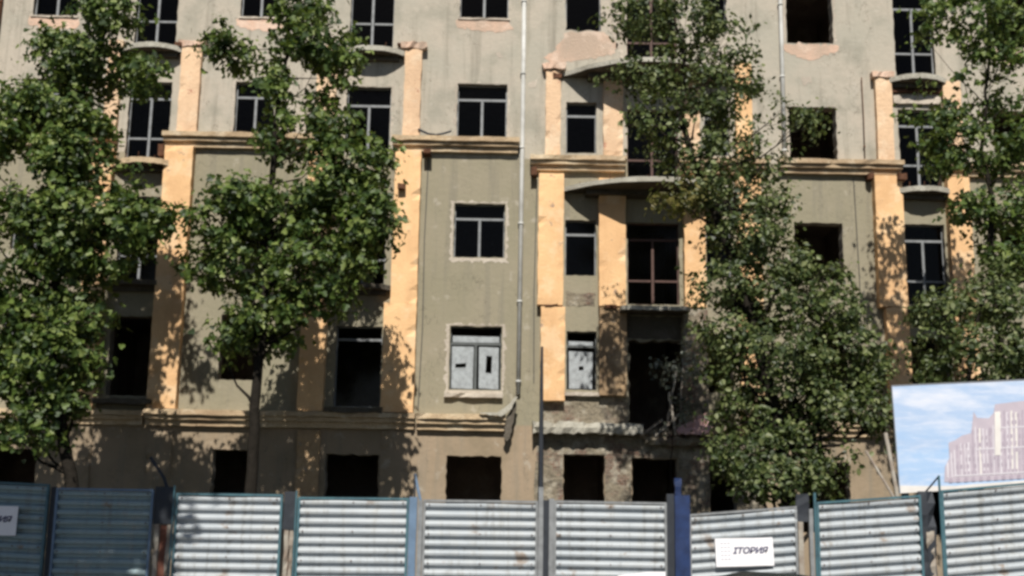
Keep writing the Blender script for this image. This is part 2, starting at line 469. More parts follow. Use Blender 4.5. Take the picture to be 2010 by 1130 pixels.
for i, (x0, x1, z0, z1, style, j) in enumerate(openings):
    if style in ('hole', 'dark'): continue
    e = .012
    y = FY + .16
    dk = style.startswith('film')
    nm = 'balcony_door' if style in ('door', 'tall') else 'window'
    mb = frame_members(x0 - e, x1 + e, z0 - e, z1 + e, y, style)
    fo = mb.build(nm, M['framedark'] if dk else (M['redframe'] if (3 < x0 < 3.2) else M['frame']), BL)
    if dk:
        fo['label'] = 'dark grey window frame glazed with dusty whitish film'
        z = MB(); cx = (x0 + x1) / 2; zt = z1 - (z1 - z0) * .27
        if style == 'film2':
            # torn film in two leaves, each with a dark rent
            holed([(x0+.05, z0+.05), (cx-.06, z0+.04), (cx-.05, zt-.05), (x0+.05, zt-.06)], [[(x0+.14, z0+.56), (x0+.4, z0+.57), (x0+.41, z0+.68), (x0+.14, z0+.66)]], y + .03, z)
            holed([(cx+.09, z0+.06), (x1-.06, z0+.04), (x1-.07, zt-.07), (cx+.08, zt-.06)], [[(cx+.25, z0+.45), (cx+.4, z0+.43), (cx+.41, z0+.86), (cx+.27, z0+.88)]], y + .032, z)
            holed([(x0+.06, zt+.05), (x1-.06, zt+.05), (x1-.06, zt+.2), (x0+.06, zt+.21)], [], y + .03, z)
        else:
            holed([(x0+.08, z0+.05), (x1-.1, z0+.05), (x1-.08, zt-.1), (x0+.07, zt-.08)], [[(cx-.05, z0+.5), (cx+.07, z0+.52), (cx+.05, z0+.62), (cx-.06, z0+.6)]], y + .03, z)
            holed([(x0+.06, zt+.05), (x1-.08, zt+.05), (x1-.08, zt+.16), (x0+.06, zt+.17)], [], y + .03, z)
        z.build('pane', M['film'], fo)
    else:
        z = MB(); cx = (x0 + x1) / 2
        z.add([(x0, y + .035, z0), (x1, y + .035, z0), (x1, y + .035, z1), (x0, y + .035, z1)], [(0, 1, 2, 3)])
        z.build('pane', M['glass'], fo)

# sills
def sill(x0, x1, z, mat, d=.14, t=.07):
    s = MB(); s.rough(x0, x1, FY - d, FY + .003, z - t, z, 8, 1, .008, 0, .1)
    s.build('window_sill', mat, BL)
sill(-1.42, .02, 4.90, M['palering'], .16, .09)
sill(1.42, 2.42, 4.98, M['palering'], .16, .09)
for (cx0, cx1), z in ((A, 14.6), (Cc, 14.67), (Ec, 14.76), (A, 11.44), (Cc, 11.44)):
    sill(cx0 - .04, cx1 + .04, z, M['palering'], .05, .05)

# irregular patches where the paint has gone, a few millimetres proud of or around openings
def patch(name, poly, mat, t=.006, holes=()):
    mb = MB()
    out = []
    n = len(poly)
    for i in range(n):
        a = poly[i]; b = poly[(i + 1) % n]
        L = math.hypot(b[0] - a[0], b[1] - a[1]); k = max(1, int(L / .07))
        for q in range(k):
            s = q / k
            out.append((a[0] + (b[0] - a[0]) * s + random.gauss(0, .026), a[1] + (b[1] - a[1]) * s + random.gauss(0, .026)))
    holed(out, list(holes), FY - t, mb)
    return mb.build(name, mat, BL)
for (x0, x1), zt, h in ((A, 14.55, .32), (Cc, 14.62, .35), (Ec, 14.71, .33)):
    patch('bare_plaster_patch', [(x0 - .08, zt), (x1 + .05, zt), (x1 + .1, zt - h * .7), (x1 - .3, zt - h), (x0 + .2, zt - h * .85), (x0 - .1, zt - h * .6)], M['pinkplaster'])
patch('bare_plaster_patch', [(7.2, 14.21), (8.6, 14.21), (8.66, 14.05), (8.1, 13.82), (7.7, 13.78), (7.25, 13.95)], M['pinkplaster'])
patch('bare_plaster_patch', [(12.6, 14.2), (13.8, 14.2), (13.8, 13.9), (13.0, 13.75), (12.5, 13.9)], M['pinkplaster'])
patch('bare_plaster_patch', [(1.5, 14.42), (2.5, 14.44), (2.85, 14.1), (2.8, 13.85), (2.3, 13.7), (1.2, 13.55), (.95, 13.7), (1.25, 13.9), (1.35, 14.2)], M['pinkplaster'])
patch('bare_plaster_patch', [(.55, 13.0), (.75, 13.12), (.78, 12.88), (.6, 12.84)], M['palering'])
patch('bare_plaster_patch', [(-.35, 13.8), (-.2, 13.84), (-.1, 13.7), (-.3, 13.66)], M['palering'])
patch('bare_plaster_patch', [(7.6, 13.3), (7.85, 13.35), (7.9, 13.15), (7.65, 13.1)], M['palering'])
patch('bare_plaster_patch', [(2.98, 13.7), (3.1, 14.6), (2.75, 15.2), (2.6, 14.6)], M['palering'])
# pale plaster rings round windows
for k, (x0, x1, z0, z1, w) in enumerate(((-1.28, 0, 11.49, 12.94, .07), (-1.28, 0, 8.35, 9.74, .09), (-1.31, -.03, 5.01, 6.59, .1), (-7.0, -5.98, 11.45, 12.89, .08), (7.28, 8.5, 14.23, 15.87, .1), (7.28, 8.5, 11.04, 12.48, .06), (-4.13, -2.99, 11.05, 12.81, .07))):
    h = [r for r, o in zip(rings, openings) if abs(o[0] - x0) < .01 and abs(o[2] - z0) < .01]
    if not h: continue
    big = [[(x0 - .02, z0 - .02), (x1 + .02, z0 - .02), (x1 + .02, z1 + .02), (x0 - .02, z1 + .02)]]
    lo = .12 if k < 3 else .02
    patch('plaster_surround', [(x0 - w, z0 - lo), (x1 + w * .8, z0 - lo), (x1 + w * .8, z1 + w * .5), (x0 - w, z1 + w * .5)], M['palering'], .005, big)

# brick laid bare at the foot of the bay
bh = [r for r, o in zip(rings, openings) if o[0] > 1.4 and o[1] < 5.8 and o[4] == 'hole']
bh2 = [[(x0 - .015, z0 - .015), (x1 + .015, z0 - .015), (x1 + .015, z1 + .015), (x0 - .015, z1 + .015)] for (x0, x1, z0, z1) in ((1.53, 2.52, 1.7, 3.46), (3.19, 4.3, 1.7, 3.4), (5.09, 5.72, 1.7, 3.4))]
mb = MB()
def jag(poly, s=.03, step=.1):
    out = []; n = len(poly)
    for i in range(n):
        a = poly[i]; b = poly[(i + 1) % n]
        L = math.hypot(b[0] - a[0], b[1] - a[1]); k = max(1, int(L / step))
        for q in range(k):
            t = q / k
            out.append((a[0] + (b[0] - a[0]) * t + random.gauss(0, s), a[1] + (b[1] - a[1]) * t + random.gauss(0, s)))
    return out
holed(jag([(.85, .1), (6.4, .1), (6.4, 3.98), (.95, 3.98), (.8, 2.9)]), bh2, FY - .025, mb)
mb.build('bare_brick_patch', M['brick'], BL); mb = MB()
holed(jag([(1.0, 4.0), (3.08, 4.0), (3.08, 4.75), (2.6, 4.9), (2.1, 4.78), (1.5, 4.86), (1.0, 4.6)]), [], FY - .02, mb)
mb.build('bare_brick_patch', M['brick'], BL); mb = MB()
holed(jag([(1.56, 7.16), (2.28, 7.16), (2.3, 7.5), (2.0, 7.46), (1.55, 7.52)], .015), [], FY - .01, mb)
mb.build('bare_brick_patch', M['brick'], BL)
mb = MB(); holed(jag([(3.09, 6.36), (4.42, 6.34), (4.42, 6.92), (3.09, 6.92)], .02), [], FY - .012, mb); mb.build('bare_brick_patch', M['soffit'], BL)  # dark brick under the slab, with the slab's shadow painted into its tone
lg = MB(); lg.rough(.75, 3.42, FY - .42, FY, 3.96, 4.22, 24, 2, .035, 0, .25); lg.build('ledge', M['slab'], BL)
lg = MB(); lg.rough(3.5, 5.3, FY - .3, FY, 3.72, 3.92, 14, 2, .04, 0, .3); lg.build('ledge', M['brick'], BL)

# pilasters
def pil(x0, x1, z0, z1, d, mat='peach', chip=.05, lab=None):
    p = MB(); p.rough(x0, x1, FY - d, FY + .002, z0, z1, 3, int((z1 - z0) / .16), .009, 0, chip)
    o = p.build('pilaster', M[mat], BL)
    if lab: o['label'] = lab
pil(-10.45, -9.93, 4.4, 11.05, .28); pil(-8.63, -7.92, 4.4, 11.05, .28)
pil(-10.3, -9.95, 11.46, 13.9, .16, 'peach_pale'); pil(-8.41, -7.9, 11.46, 13.75, .18, 'peach_pale', .08)
pil(-4.98, -4.35, 4.4, 11.05, .28); pil(-2.95, -2.15, 4.4, 7.1, .28); pil(-2.8, -2.15, 7.1, 11.05, .27)
pil(-4.9, -4.4, 11.46, 13.85, .16, 'peach_pale'); pil(-2.65, -2.22, 11.46, 13.8, .18, 'peach_pale')
pil(.93, 1.53, 4.75, 7.08, .26); pil(.84, 1.47, 7.12, 10.5, .28); pil(1.0, 1.38, 11.0, 13.3, .16, 'peach_pale')
pil(2.38, 3.05, 4.9, 7.08, .25, 'brownpeach', .2, 'brown pilaster with flaking paint'); pil(2.36, 3.03, 7.12, 10.4, .28); pil(2.48, 2.98, 11.0, 13.3, .16, 'peach_pale', .25)
pil(4.46, 5.05, 4.0, 7.08, .25, 'brick', .2); pil(4.5, 5.03, 7.12, 10.4, .28, 'peach', .25); pil(4.5, 4.95, 11.0, 13.3, .16, 'peach_pale')
pil(5.86, 6.45, 4.0, 10.5, .28); pil(5.88, 6.3, 11.0, 13.6, .16)
pil(9.5, 10.06, 4.4, 7.2, .26, 'peach'); pil(9.34, 10.04, 7.22, 10.6, .28); pil(9.5, 9.92, 11.02, 13.25, .18, 'peach_pale')
pil(11.2, 11.75, 4.4, 10.6, .27); pil(11.24, 11.7, 11.02, 13.2, .18, 'peach_pale')
# lower shafts in the ground storey
pil(-4.95, -4.4, .1, 3.95, .12, 'brownpeach', .4, 'brown lower shaft')
for x0, x1 in ((-10.4, -9.95), (-8.6, -8.0), (-2.92, -2.2), (9.55, 10.05)):
    pil(x0, x1, .1, 3.95, .06, 'facade', .3)
# broken capitals on the upper pilasters
for x0, x1, z in ((-8.5, -7.8, 13.76), (-2.78, -2.1, 13.81), (.92, 1.5, 13.32), (9.4, 10.0, 13.26), (2.4, 3.0, 13.31)):
    k = MB(); k.rough(x0, x1, FY - .26, FY + .002, z, z + .16, 6, 1, .03, 0, .4)
    k.build('capital', M['pinkplaster'], BL)

# string courses: moulded in three steps
def corn(x0, x1, z0, z1, d=.3, mat='cornice', lab=None, chip=.1):
    h = z1 - z0; c = MB(); n = max(4, int((x1 - x0) / .22))
    c.rough(x0 + .03, x1 - .03, FY - d * .45, FY - .001, z0, z0 + h * .38, n, 1, .006, 0, 0)
    c.rough(x0 + .015, x1 - .015, FY - d * .75, FY - .001, z0 + h * .385, z0 + h * .66, n, 1, .007, 0, 0)
    c.rough(x0, x1, FY - d, FY - .001, z0 + h * .665, z1, n, 1, .01, 0, chip)
    o = c.build('cornice', M[mat], BL)
    if lab: o['label'] = lab
corn(-18.9, -9.9, 11.06, 11.4, .3); corn(-8.72, -4.3, 11.06, 11.42, .34); corn(-2.9, .33, 11.06, 11.42, .34)
corn(.62, 3.06, 10.62, 10.97, .36); corn(4.4, 6.7, 10.62, 10.97, .36); corn(6.95, 10.1, 10.66, 11.0, .34); corn(11.1, 18.9, 10.66, 11.0, .32)
corn(-18.9, -8.7, 4.0, 4.34, .26, 'cornice'); corn(-8.68, -2.1, 4.0, 4.38, .34, 'cornice', 'orange ochre string course in dappled shade'); corn(-2.08, .1, 4.0, 4.38, .34)
corn(6.8, 18.9, 4.0, 4.35, .3)

# balconies
def balc(cx, w, z, p, t=.13, mat='slab', flat=False, lab=None):
    n = 22
    front = []
    for i in range(n + 1):
        s = -1 + 2 * i / n
        y = p * (1 - abs(s) ** 2.2) if not flat else p * (1 if abs(s) < .985 else .9)
        front.append((cx + s * w / 2 + U(-.006, .006), FY - .03 - max(y, .02) + U(-.012, .012)))
    vs = []; fs = []
    for x, y in front: vs.append((x, y, z - t + U(-.008, .008)))
    for x, y in front: vs.append((x, y, z + U(-.006, .006)))
    for x, y in front: vs.append((x, FY - .002, z - t))
    for x, y in front: vs.append((x, FY - .002, z))
    k = n + 1
    mb = MB()
    lower = []; top = []
    for i in range(n):
        lower.append((i, i + 2 * k, i + 1 + 2 * k, i + 1)); top.append((i, i + 1, i + 1 + k, i + k))
        top.append((i + k, i + 1 + k, i + 1 + 3 * k, i + 3 * k))
    mb.add(vs, top, 0); mb.v = mb.v[:len(vs)]
    mb.f += lower; mb.m += [1] * len(lower)
    mb.f += [(0, k, 3 * k, 2 * k), (n, 2 * k + n, 3 * k + n, n + k)]; mb.m += [0, 0]
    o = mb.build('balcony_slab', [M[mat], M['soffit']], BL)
    if lab: o['label'] = lab
    # corbel under the slab
    if not flat:
        c = MB(); c.rough(cx - w * .36, cx + w * .36, FY - p * .35, FY - .001, z - t - .12, z - t - .003, 8, 1, .01)
        c.build('corbel', M['soffit'], BL)
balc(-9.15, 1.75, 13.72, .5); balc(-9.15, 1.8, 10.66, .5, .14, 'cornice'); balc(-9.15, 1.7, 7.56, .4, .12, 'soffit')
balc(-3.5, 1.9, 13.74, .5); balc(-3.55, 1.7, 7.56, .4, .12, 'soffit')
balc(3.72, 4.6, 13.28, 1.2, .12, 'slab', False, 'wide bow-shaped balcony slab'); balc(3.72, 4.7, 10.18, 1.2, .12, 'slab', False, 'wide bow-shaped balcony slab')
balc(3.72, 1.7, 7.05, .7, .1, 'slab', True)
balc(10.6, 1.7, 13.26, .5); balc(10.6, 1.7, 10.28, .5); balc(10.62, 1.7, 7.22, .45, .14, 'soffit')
# lintel band below the right upper balcony
l = MB(); l.rough(9.98, 11.2, FY - .1, FY, 12.6, 12.82, 8, 1, .012, 0, .1); l.build('lintel', M['palering'], BL)
l = MB(); l.rough(9.94, 11.24, FY - .13, FY, 12.9, 12.98, 8, 1, .01, 0, .1); l.build('lintel', M['rust'], BL)
# threshold ledges at the ground-storey doors
for x0, x1, z in ((-9.9, -8.5, 4.62), (-4.3, -2.9, 4.5)):
    l = MB(); l.rough(x0, x1, FY - .4, FY, z - .13, z, 8, 1, .02, 0, .2); l.build('threshold', M['soffit'], BL)

# downpipes with collars
def pipe(x, z0, z1, r=.055, mat='pipe'):
    m = MB(); m.tube([(x, FY - .06, z0), (x + .01, FY - .06, (z0 + z1) / 2), (x, FY - .06, z1)], r, 10)
    z = z0 + .3
    while z < z1:
        m.tube([(x, FY - .06, z), (x, FY - .06, z + .05)], r + .015, 10)
        z += 2.0
    m.build('downpipe', M[mat], BL, True)
pipe(.40, 4.9, 18, .058); pipe(7.12, 10.95, 18); pipe(-13.25, 12.6, 18, .05, 'rust'); pipe(9.18, 11.1, 13.3, .012, 'rust')

# broken brackets, stubs and a sagging cable on the course
def stub(x, z, w=.14, h=.08, d=.2, y=.0, mat='rust'):
    s = MB(); s.rough(x - w/2, x + w/2, FY - d - y, FY - y + .0, z - h/2, z + h/2, 2, 1, .015, 0, .2)
    s.build('bracket', M[mat], BL)
stub(-2.6, 10.05, .2, .14, .2, .27); stub(1.18, 7.1, .32, .06, .3); stub(2.66, 7.1, .3, .1, .32); stub(10.0, 10.55, .2, .16, .45)  # the two at the lower pilaster heads stand in for dark slots
stub(9.25, 10.58, .14, .16, .3); stub(-2.0, 11.0, .18, .1, .38); stub(-8.75, 10.95, .14, .3, .25); stub(.72, 10.55, .14, .2, .3); stub(1.28, 13.15, .22, .12, .24)
stub(-8.5, 13.78, .16, .1, .3); stub(-2.75, 13.95, .22, .06, .2)
cb = MB(); cb.tube([(-2.25, FY - .2, 11.62), (-2.0, FY - .25, 11.49), (-1.8, FY - .28, 11.45), (-1.6, FY - .26, 11.5), (-1.42, FY - .15, 11.6)], .028, 6)
cb.build('cable', M['darksteel'], BL)

for pts in (((-2.05, 4.5), (-2.0, 6.5), (-2.02, 8.8), (-1.98, 10.9)), ((.78, 5.2), (.76, 7.5), (.8, 10.4)), ((8.9, 5.0), (8.93, 8.0), (8.88, 10.6))):
    cb = MB(); cb.tube([(x, FY - .02, z) for x, z in pts], .010, 5); cb.build('cable', M['darksteel'], BL)
# ragged stumps of balcony rails
for cx, w, z, p in ((-9.15, 1.6, 10.66, .42), (-3.5, 1.7, 13.74, .42), (10.6, 1.5, 10.28, .42), (3.72, 4.1, 10.18, 1.0)):
    rl = MB()
    for s_ in (-.9, -.55, -.1, .4, .88):
        x = cx + s_ * w / 2; y = FY - .03 - p * (1 - abs(s_) ** 2.2) - .01; h = U(.06, .22)
        rl.tube([(x, y, z - .01), (x + U(-.04, .04), y + U(-.03, .03), z + h)], .011, 5)
    rl.build('rail_stump', M['rust'], BL)
# torn metal flashing hanging at the end of the course
fs = MB()
pts = [(-.55, 4.40), (-.1, 4.44), (.14, 4.58), (.33, 4.83), (.37, 4.8), (.24, 4.52), (.12, 4.40), (.0, 4.34), (-.3, 4.36)]
fs.prism(jag(pts, .008, .08), FY - .42, FY - .37)
o = fs.build('flashing', M['slab'], BL)
dk = MB(); dk.prism(jag([(.12, 4.36), (.34, 4.76), (.36, 4.6), (.2, 3.8), (.13, 3.75), (.06, 3.85)], .012, .1), FY - .3, FY - .24); dk.build('flashing', M['soffit'], BL)
for (xa, za, xb, zb, w) in ((3.95, 3.95, 4.25, 5.6, .05), (4.2, 3.95, 4.05, 5.0, .06), (4.3, 3.95, 4.42, 5.9, .04), (3.7, 3.95, 4.3, 4.5, .07), (3.35, 3.95, 3.9, 4.35, .06)):
    q = MB(); dx = zb - za; dz = -(xb - xa); L = math.hypot(dx, dz); dx *= w / L; dz *= w / L
    q.prism(jag([(xa, za), (xa + dx, za + dz), (xb + dx, zb + dz), (xb, zb)], .006, .15), FY - .22 - w, FY - .195 - w)
    tag(q.build('broken_board', M['wood'], BL))
# rubble in the gutted ground-storey opening
rb = MB()
for k in range(70):
    x = U(3.2, 5.0); s = U(.04, .13); z = 3.93 + abs(random.gauss(0, .09)); y = FY - U(0, .3)
    a = [Vector((U(-s, s), U(-s, s), U(-s, s) * .7)) + Vector((x, y, z)) for _ in range(8)]
    rb.add(a, [(0,1,2),(2,1,3),(4,5,6),(6,5,7),(0,2,4),(1,5,3),(0,4,1),(2,3,6)])
tag(rb.build('rubble', M['brick']), 'broken brick rubble heaped on the ledge of the gutted ground-floor opening', 'rubble', None, 'stuff')
ps = MB(); gx = 9
for i in range(gx):
    for k in range(6):
        pass
vs = []; fc = []
for i in range(gx):
    for k in range(7):
        x = 4.25 + .85 * i / (gx - 1); q = k / 6
        vs.append((x + U(-.02, .02), FY - .5 + .2 * q + U(-.05, .05), 3.97 + q * (.12 + .5 * i / (gx - 1)) + U(-.03, .03)))
for i in range(gx - 1):
    for k in range(6): fc.append((i*7+k, (i+1)*7+k, (i+1)*7+k+1, i*7+k+1))
ps.add(vs, fc); o = ps.build('plastic_sheet', M['pinksheet'])
sd = o.modifiers.new('thick', 'SOLIDIFY'); sd.thickness = .012
tag(o, 'crumpled faded pink sheeting slumped on the ledge beside the dense broad tree', 'sheeting')

# ------------------------------------------------------------------ trees
LEAF = {}
LEAF['maple'] = leafmat('maple_leaf', [(.014, .030, .008), (.036, .072, .015), (.082, .136, .026), (.16, .225, .045), (.30, .36, .11)], .30)
LEAF['dark'] = leafmat('linden_leaf', [(.020, .034, .010), (.048, .076, .020), (.115, .15, .040), (.27, .30, .13)], .26)
LEAF['grey'] = leafmat('dusty_grey_leaf', [(.09, .11, .08), (.2, .22, .18), (.32, .34, .3)], .2)
LEAF['yellow'] = leafmat('yellowing_leaf', [(.06, .07, .02), (.13, .12, .03), (.22, .18, .05)], .3)
PM = 2400.0

def leafshape(kind):
    if kind == 'maple':
        o = [(0, 0), (.34, .02), (.5, .3), (.28, .42), (.3, .75), (0, 1), (-.3, .75), (-.28, .42), (-.5, .3), (-.34, .02)]
    else:
        o = [(0, 0), (.28, .25), (.3, .6), (0, 1), (-.3, .6), (-.28, .25)]
    return o

def foliage(blobs, Y, kind, size, dens, seed, zmin=.3):
    rnd = random.Random(seed); mbs = {}
    shape = leafshape(kind); ns = len(shape)
    V = []; F = []; MI = []; cl = []
    grow = 1.1 if kind == 'maple' and zmin == .3 else 1.04
    for b in blobs:
        u, v, ru, rv = b[:4]
        k = b[4] if len(b) > 4 else 1.0
        mi = b[5] if len(b) > 5 else 0
        Yb = Y + rnd.uniform(-.5, .5)
        c = P(u, v, Yb); rx = grow * ru * Yb / PM; rz = grow * rv * Yb / PM; ry = (rx + rz) * .6 + .15
        area = math.pi * rx * rz
        ncl = max(3, int(area * dens * k / 16))
        for _ in range(ncl):
            while True:
                q = Vector((rnd.uniform(-1, 1), rnd.uniform(-1, 1), rnd.uniform(-1, 1)))
                if .25 < q.length < 1: break
            q = q * (q.length ** -.35)
            if q.length > 1.04: q.normalize()
            cc = c + Vector((q.x * rx, q.y * ry, q.z * rz))
            if cc.z < zmin: continue
            if noise.noise(cc * 2.1 + Vector((seed, 0, 0))) < -.10 and q.length > .3: continue
            cl.append(cc)
            cr = rnd.uniform(.12, .34) * (1 if kind == 'maple' else .9)
            outd = Vector((q.x, q.y - .25, q.z + .55)).normalized()
            for _ in range(rnd.randint(10, 22)):
                pos = cc + Vector((rnd.gauss(0, cr * .62), rnd.gauss(0, cr * .62), rnd.gauss(0, cr * .42)))
                n = (outd + Vector((rnd.gauss(0, .6), rnd.gauss(0, .6), rnd.gauss(0, .5)))).normalized()
                d = Vector((rnd.gauss(0, 1), rnd.gauss(0, 1), rnd.gauss(-.5, .7)))
                t = d.cross(n)
                if t.length < .1: continue
                t.normalize(); a = n.cross(t).normalized()
                s = size * rnd.uniform(.45, 1.25)
                fold = rnd.uniform(.05, .3)
                n0 = len(V)
                for (px, py) in shape:
                    V.append(tuple(pos + t * (px * s) + a * (py * s) + n * (abs(px) * fold * s - py * py * .12 * s)))
                F.append(tuple(n0 + i for i in range(ns // 2 + 1)))
                F.append((n0,) + tuple(n0 + i for i in range(ns // 2, ns)))
                MI += [mi, mi]
    return V, F, MI, cl

def tree(name, label, cat, group, kind, blobs, Y, trunk, r0, size, dens, seed, mats, stems=None):
    base = P(trunk[0][0], trunk[0][1], Y); base.z = 0
    root = empty(name, base, label, cat, group)
    path = [base + Vector((0, 0, -.1))] + [P(a, b, Y) for a, b in trunk[1:]]
    rnd = random.Random(seed + 99)
    # smooth the path
    fine = []
    for i in range(len(path) - 1):
        for k in range(4):
            t = k / 4; fine.append(path[i].lerp(path[i + 1], t) + Vector((rnd.gauss(0, .015), rnd.gauss(0, .015), 0)))
    fine.append(path[-1])
    n = len(fine); rad = [r0 * (1 - .85 * (i / (n - 1)) ** .8) * (1.25 if i == 0 else 1) for i in range(n)]
    tb = MB(); tb.tube(fine, rad, 10)
    V, F, MI, cl = foliage(blobs, Y, kind, size, dens, seed)
    for b in blobs:
        c = P(b[0], b[1], Y)
        # limb leaves the trunk below the blob
        cand = [i for i in range(2, n) if fine[i].z < c.z - .1] or [2]
        i0 = max(cand); i0 = max(2, i0 - rnd.randint(0, 3))
        s = fine[i0]; mid = s.lerp(c, .55) + Vector((0, rnd.uniform(-.3, .3), -.15 * (c - s).length + rnd.uniform(0, .1)))
        r = max(.012, rad[i0] * .42)
        tb.tube([s, s.lerp(mid, .5) + Vector((rnd.gauss(0, .04), 0, 0)), mid, c], [r, r * .8, r * .55, r * .25], 6)
        near = [q for q in cl if (q - c).length < max(b[2], b[3]) * Y / PM * 1.05]
        rnd.shuffle(near)
        for q in near[:12]:
            tb.tube([mid.lerp(c, rnd.uniform(.3, 1)), mid.lerp(q, .7) + Vector((0, 0, .05)), q], [r * .3, r * .2, .005], 4)
    tb.build('trunk', M['bark'], root, True)
    cm = MB(); cm.v = V; cm.f = F; cm.m = MI
    cm.build('crown', mats, root)
    return root

G1 = 'broadleaf trees between the fence and the building'
T1 = [(215,30,55,42),(120,110,55,48),(205,130,80,50),(285,150,45,36),(40,215,48,50),(120,215,75,50),(25,262,32,24),(165,262,55,45),(110,335,30,55),(175,345,42,40,.7),
      (60,410,58,40),(150,425,85,50),(245,440,65,42),(305,430,38,26),(110,495,75,50),(205,500,75,42),(115,575,70,52),(45,640,50,50),(100,690,55,60),(35,745,40,50),(95,800,50,45),(25,850,28,35),(70,860,45,25,.7),(175,690,26,60,.5),(150,305,60,45),(95,300,40,36,.7),(-45,420,50,60),(-50,300,50,60),(-50,560,60,60),(-55,700,60,70),(250,360,40,30,.6),(170,620,34,50,.6),(140,760,36,60,.6)]  # lumps past the left edge are unseen, added to shade the wall
tree('maple_tree', 'leafy maple at far left with its leaning trunk rising behind the shaded fence', 'tree', G1, 'maple', T1, 25.0,
     [(152,1300),(140,960),(122,850),(105,700),(108,520),(112,400),(125,280),(190,120),(215,30)], .16, .14, 1250, 1, [LEAF['maple']])
T2 = [(600,25,50,38),(640,90,55,45),(565,60,32,35,.8),(685,140,45,28,.8),(535,160,30,55),(650,235,45,40),(455,105,45,34),(425,90,20,18,.6),(430,60,18,20,.7),(700,320,70,42),(625,195,32,26,.8),(640,300,45,35),
      (545,265,30,55),(640,370,55,50),(480,385,60,42),(430,445,62,50),(530,430,75,55),(640,460,78,52),(720,445,55,60),(722,515,36,38,.7),(610,535,78,50),(480,530,80,46),(640,585,50,30,.8),(520,600,50,46),(395,515,40,40),(740,380,30,36),(435,690,20,36,.3),(470,640,40,35,.8),(540,650,40,50,.9),(590,400,50,50,.6),(560,60,30,40,.6),(500,650,42,40,.8)]
tree('maple_tree', 'maple with a thin upper spray and broad round lower crown, second tree from the left', 'tree', G1, 'maple', T2, 25.5,
     [(490,1300),(492,960),(500,800),(512,680),(522,560),(530,400),(540,250),(562,120),(600,20)], .15, .14, 1100, 2, [LEAF['maple']])
T3 = [(u + (24 if u < 1480 and v > 590 else 0), v, *z) for u, v, *z in [(1265,30,60,45),(1340,50,75,55),(1195,20,40,25,.6),(1420,90,60,55,.8),(1285,140,65,45),(1215,160,42,22,.7),(1375,190,75,60),(1470,150,45,45,.6),(1585,240,42,26,.5),(1540,215,30,24,.5),(1265,225,40,34,.8),(1430,270,68,55,.8),
      (1310,280,45,45),(1395,340,75,45),(1500,320,50,42,.8),(1330,385,55,32,1,1),(1440,400,80,45),(1515,400,42,42,.8),(1470,470,85,52),(1550,510,62,42),(1620,545,45,34),(1430,560,75,52),(1530,590,100,60),(1640,610,55,48),
      (1420,650,75,55),(1520,690,110,62),(1630,690,75,55),(1700,670,36,45,.8),(1430,740,70,50),(1560,780,90,50),(1460,820,90,52),(1560,860,80,50),(1440,890,72,50),(1510,935,85,42),(1590,930,50,38,.8),(1670,760,45,40,.8),(1720,740,28,60,.8),(1735,830,18,50,.8),(1700,800,34,60,.9),(1655,900,28,26,.5),(1690,720,40,40,.8),(1620,800,40,40,.7),(1610,985,50,24,.5),(1650,890,34,40,.4)]]
tree('linden_tree', 'broad dark green tree hiding the bay, spreading down to the fence beside the billboard', 'tree', G1, 'linden', T3, 24.2,
     [(1560,1300),(1545,960),(1520,800),(1480,640),(1430,480),(1370,340),(1335,230),(1345,120),(1320,20)], .17, .125, 1250, 3, [LEAF['dark'], LEAF['yellow']])
T4 = [(1890,35,80,45),(1975,60,55,55),(1950,120,50,30),(1840,15,40,22,.7),(1865,215,35,40,.8),(1890,285,50,42),(1985,195,40,42,.8),(1995,290,32,48),(1940,330,45,26,.8),(1850,300,30,40,.8),(1900,400,40,34,.6),(2000,390,34,40,.8),(1925,215,30,30,.4),(1960,430,55,42),(1985,500,42,50),(1930,470,30,30,.7),(1840,170,24,20,.4),(1820,80,22,30,.3),(1800,215,24,26,.4),(1835,250,30,40,.6),(1890,150,26,20,.4)]
tree('maple_tree', 'airy maple reaching in at the upper right corner over the last column of balconies', 'tree', G1, 'maple', T4, 25.0,
     [(1985,1300),(1978,960),(1968,780),(1958,600),(1945,470),(1948,380),(1925,300),(1935,180),(1950,60)], .13, .13, 980, 4, [LEAF['maple'], LEAF['yellow']])
T5 = [(1850,610,55,42),(1925,590,65,46),(1990,610,50,50),(1830,680,46,42),(1905,680,65,46),(1980,700,50,46),(1960,545,45,34),(1840,730,45,22),(1930,740,60,24)]
tree('elder_tree', 'low dense bushy tree crowding above the top edge of the billboard', 'tree', G1, 'linden', T5, 23.6,
     [(1910,1300),(1908,960),(1900,820),(1905,700),(1925,600),(1950,550)], .09, .12, 1350, 5, [LEAF['dark'], LEAF['yellow']])
# sapling in the gutted opening
T6 = [(1300,745,22,44,.8),(1325,790,30,40,.9),(1350,710,30,50,.9),(1300,825,30,24,.9),(1360,770,26,40,.8)]
tree('sapling', 'straggly grey-green sapling growing out of the gutted ground-floor opening', 'sapling', None, 'linden', T6, 29.2,
     [(1320,1300),(1318,900),(1322,830),(1330,740)], .02, .11, 420, 6, [LEAF['grey']])

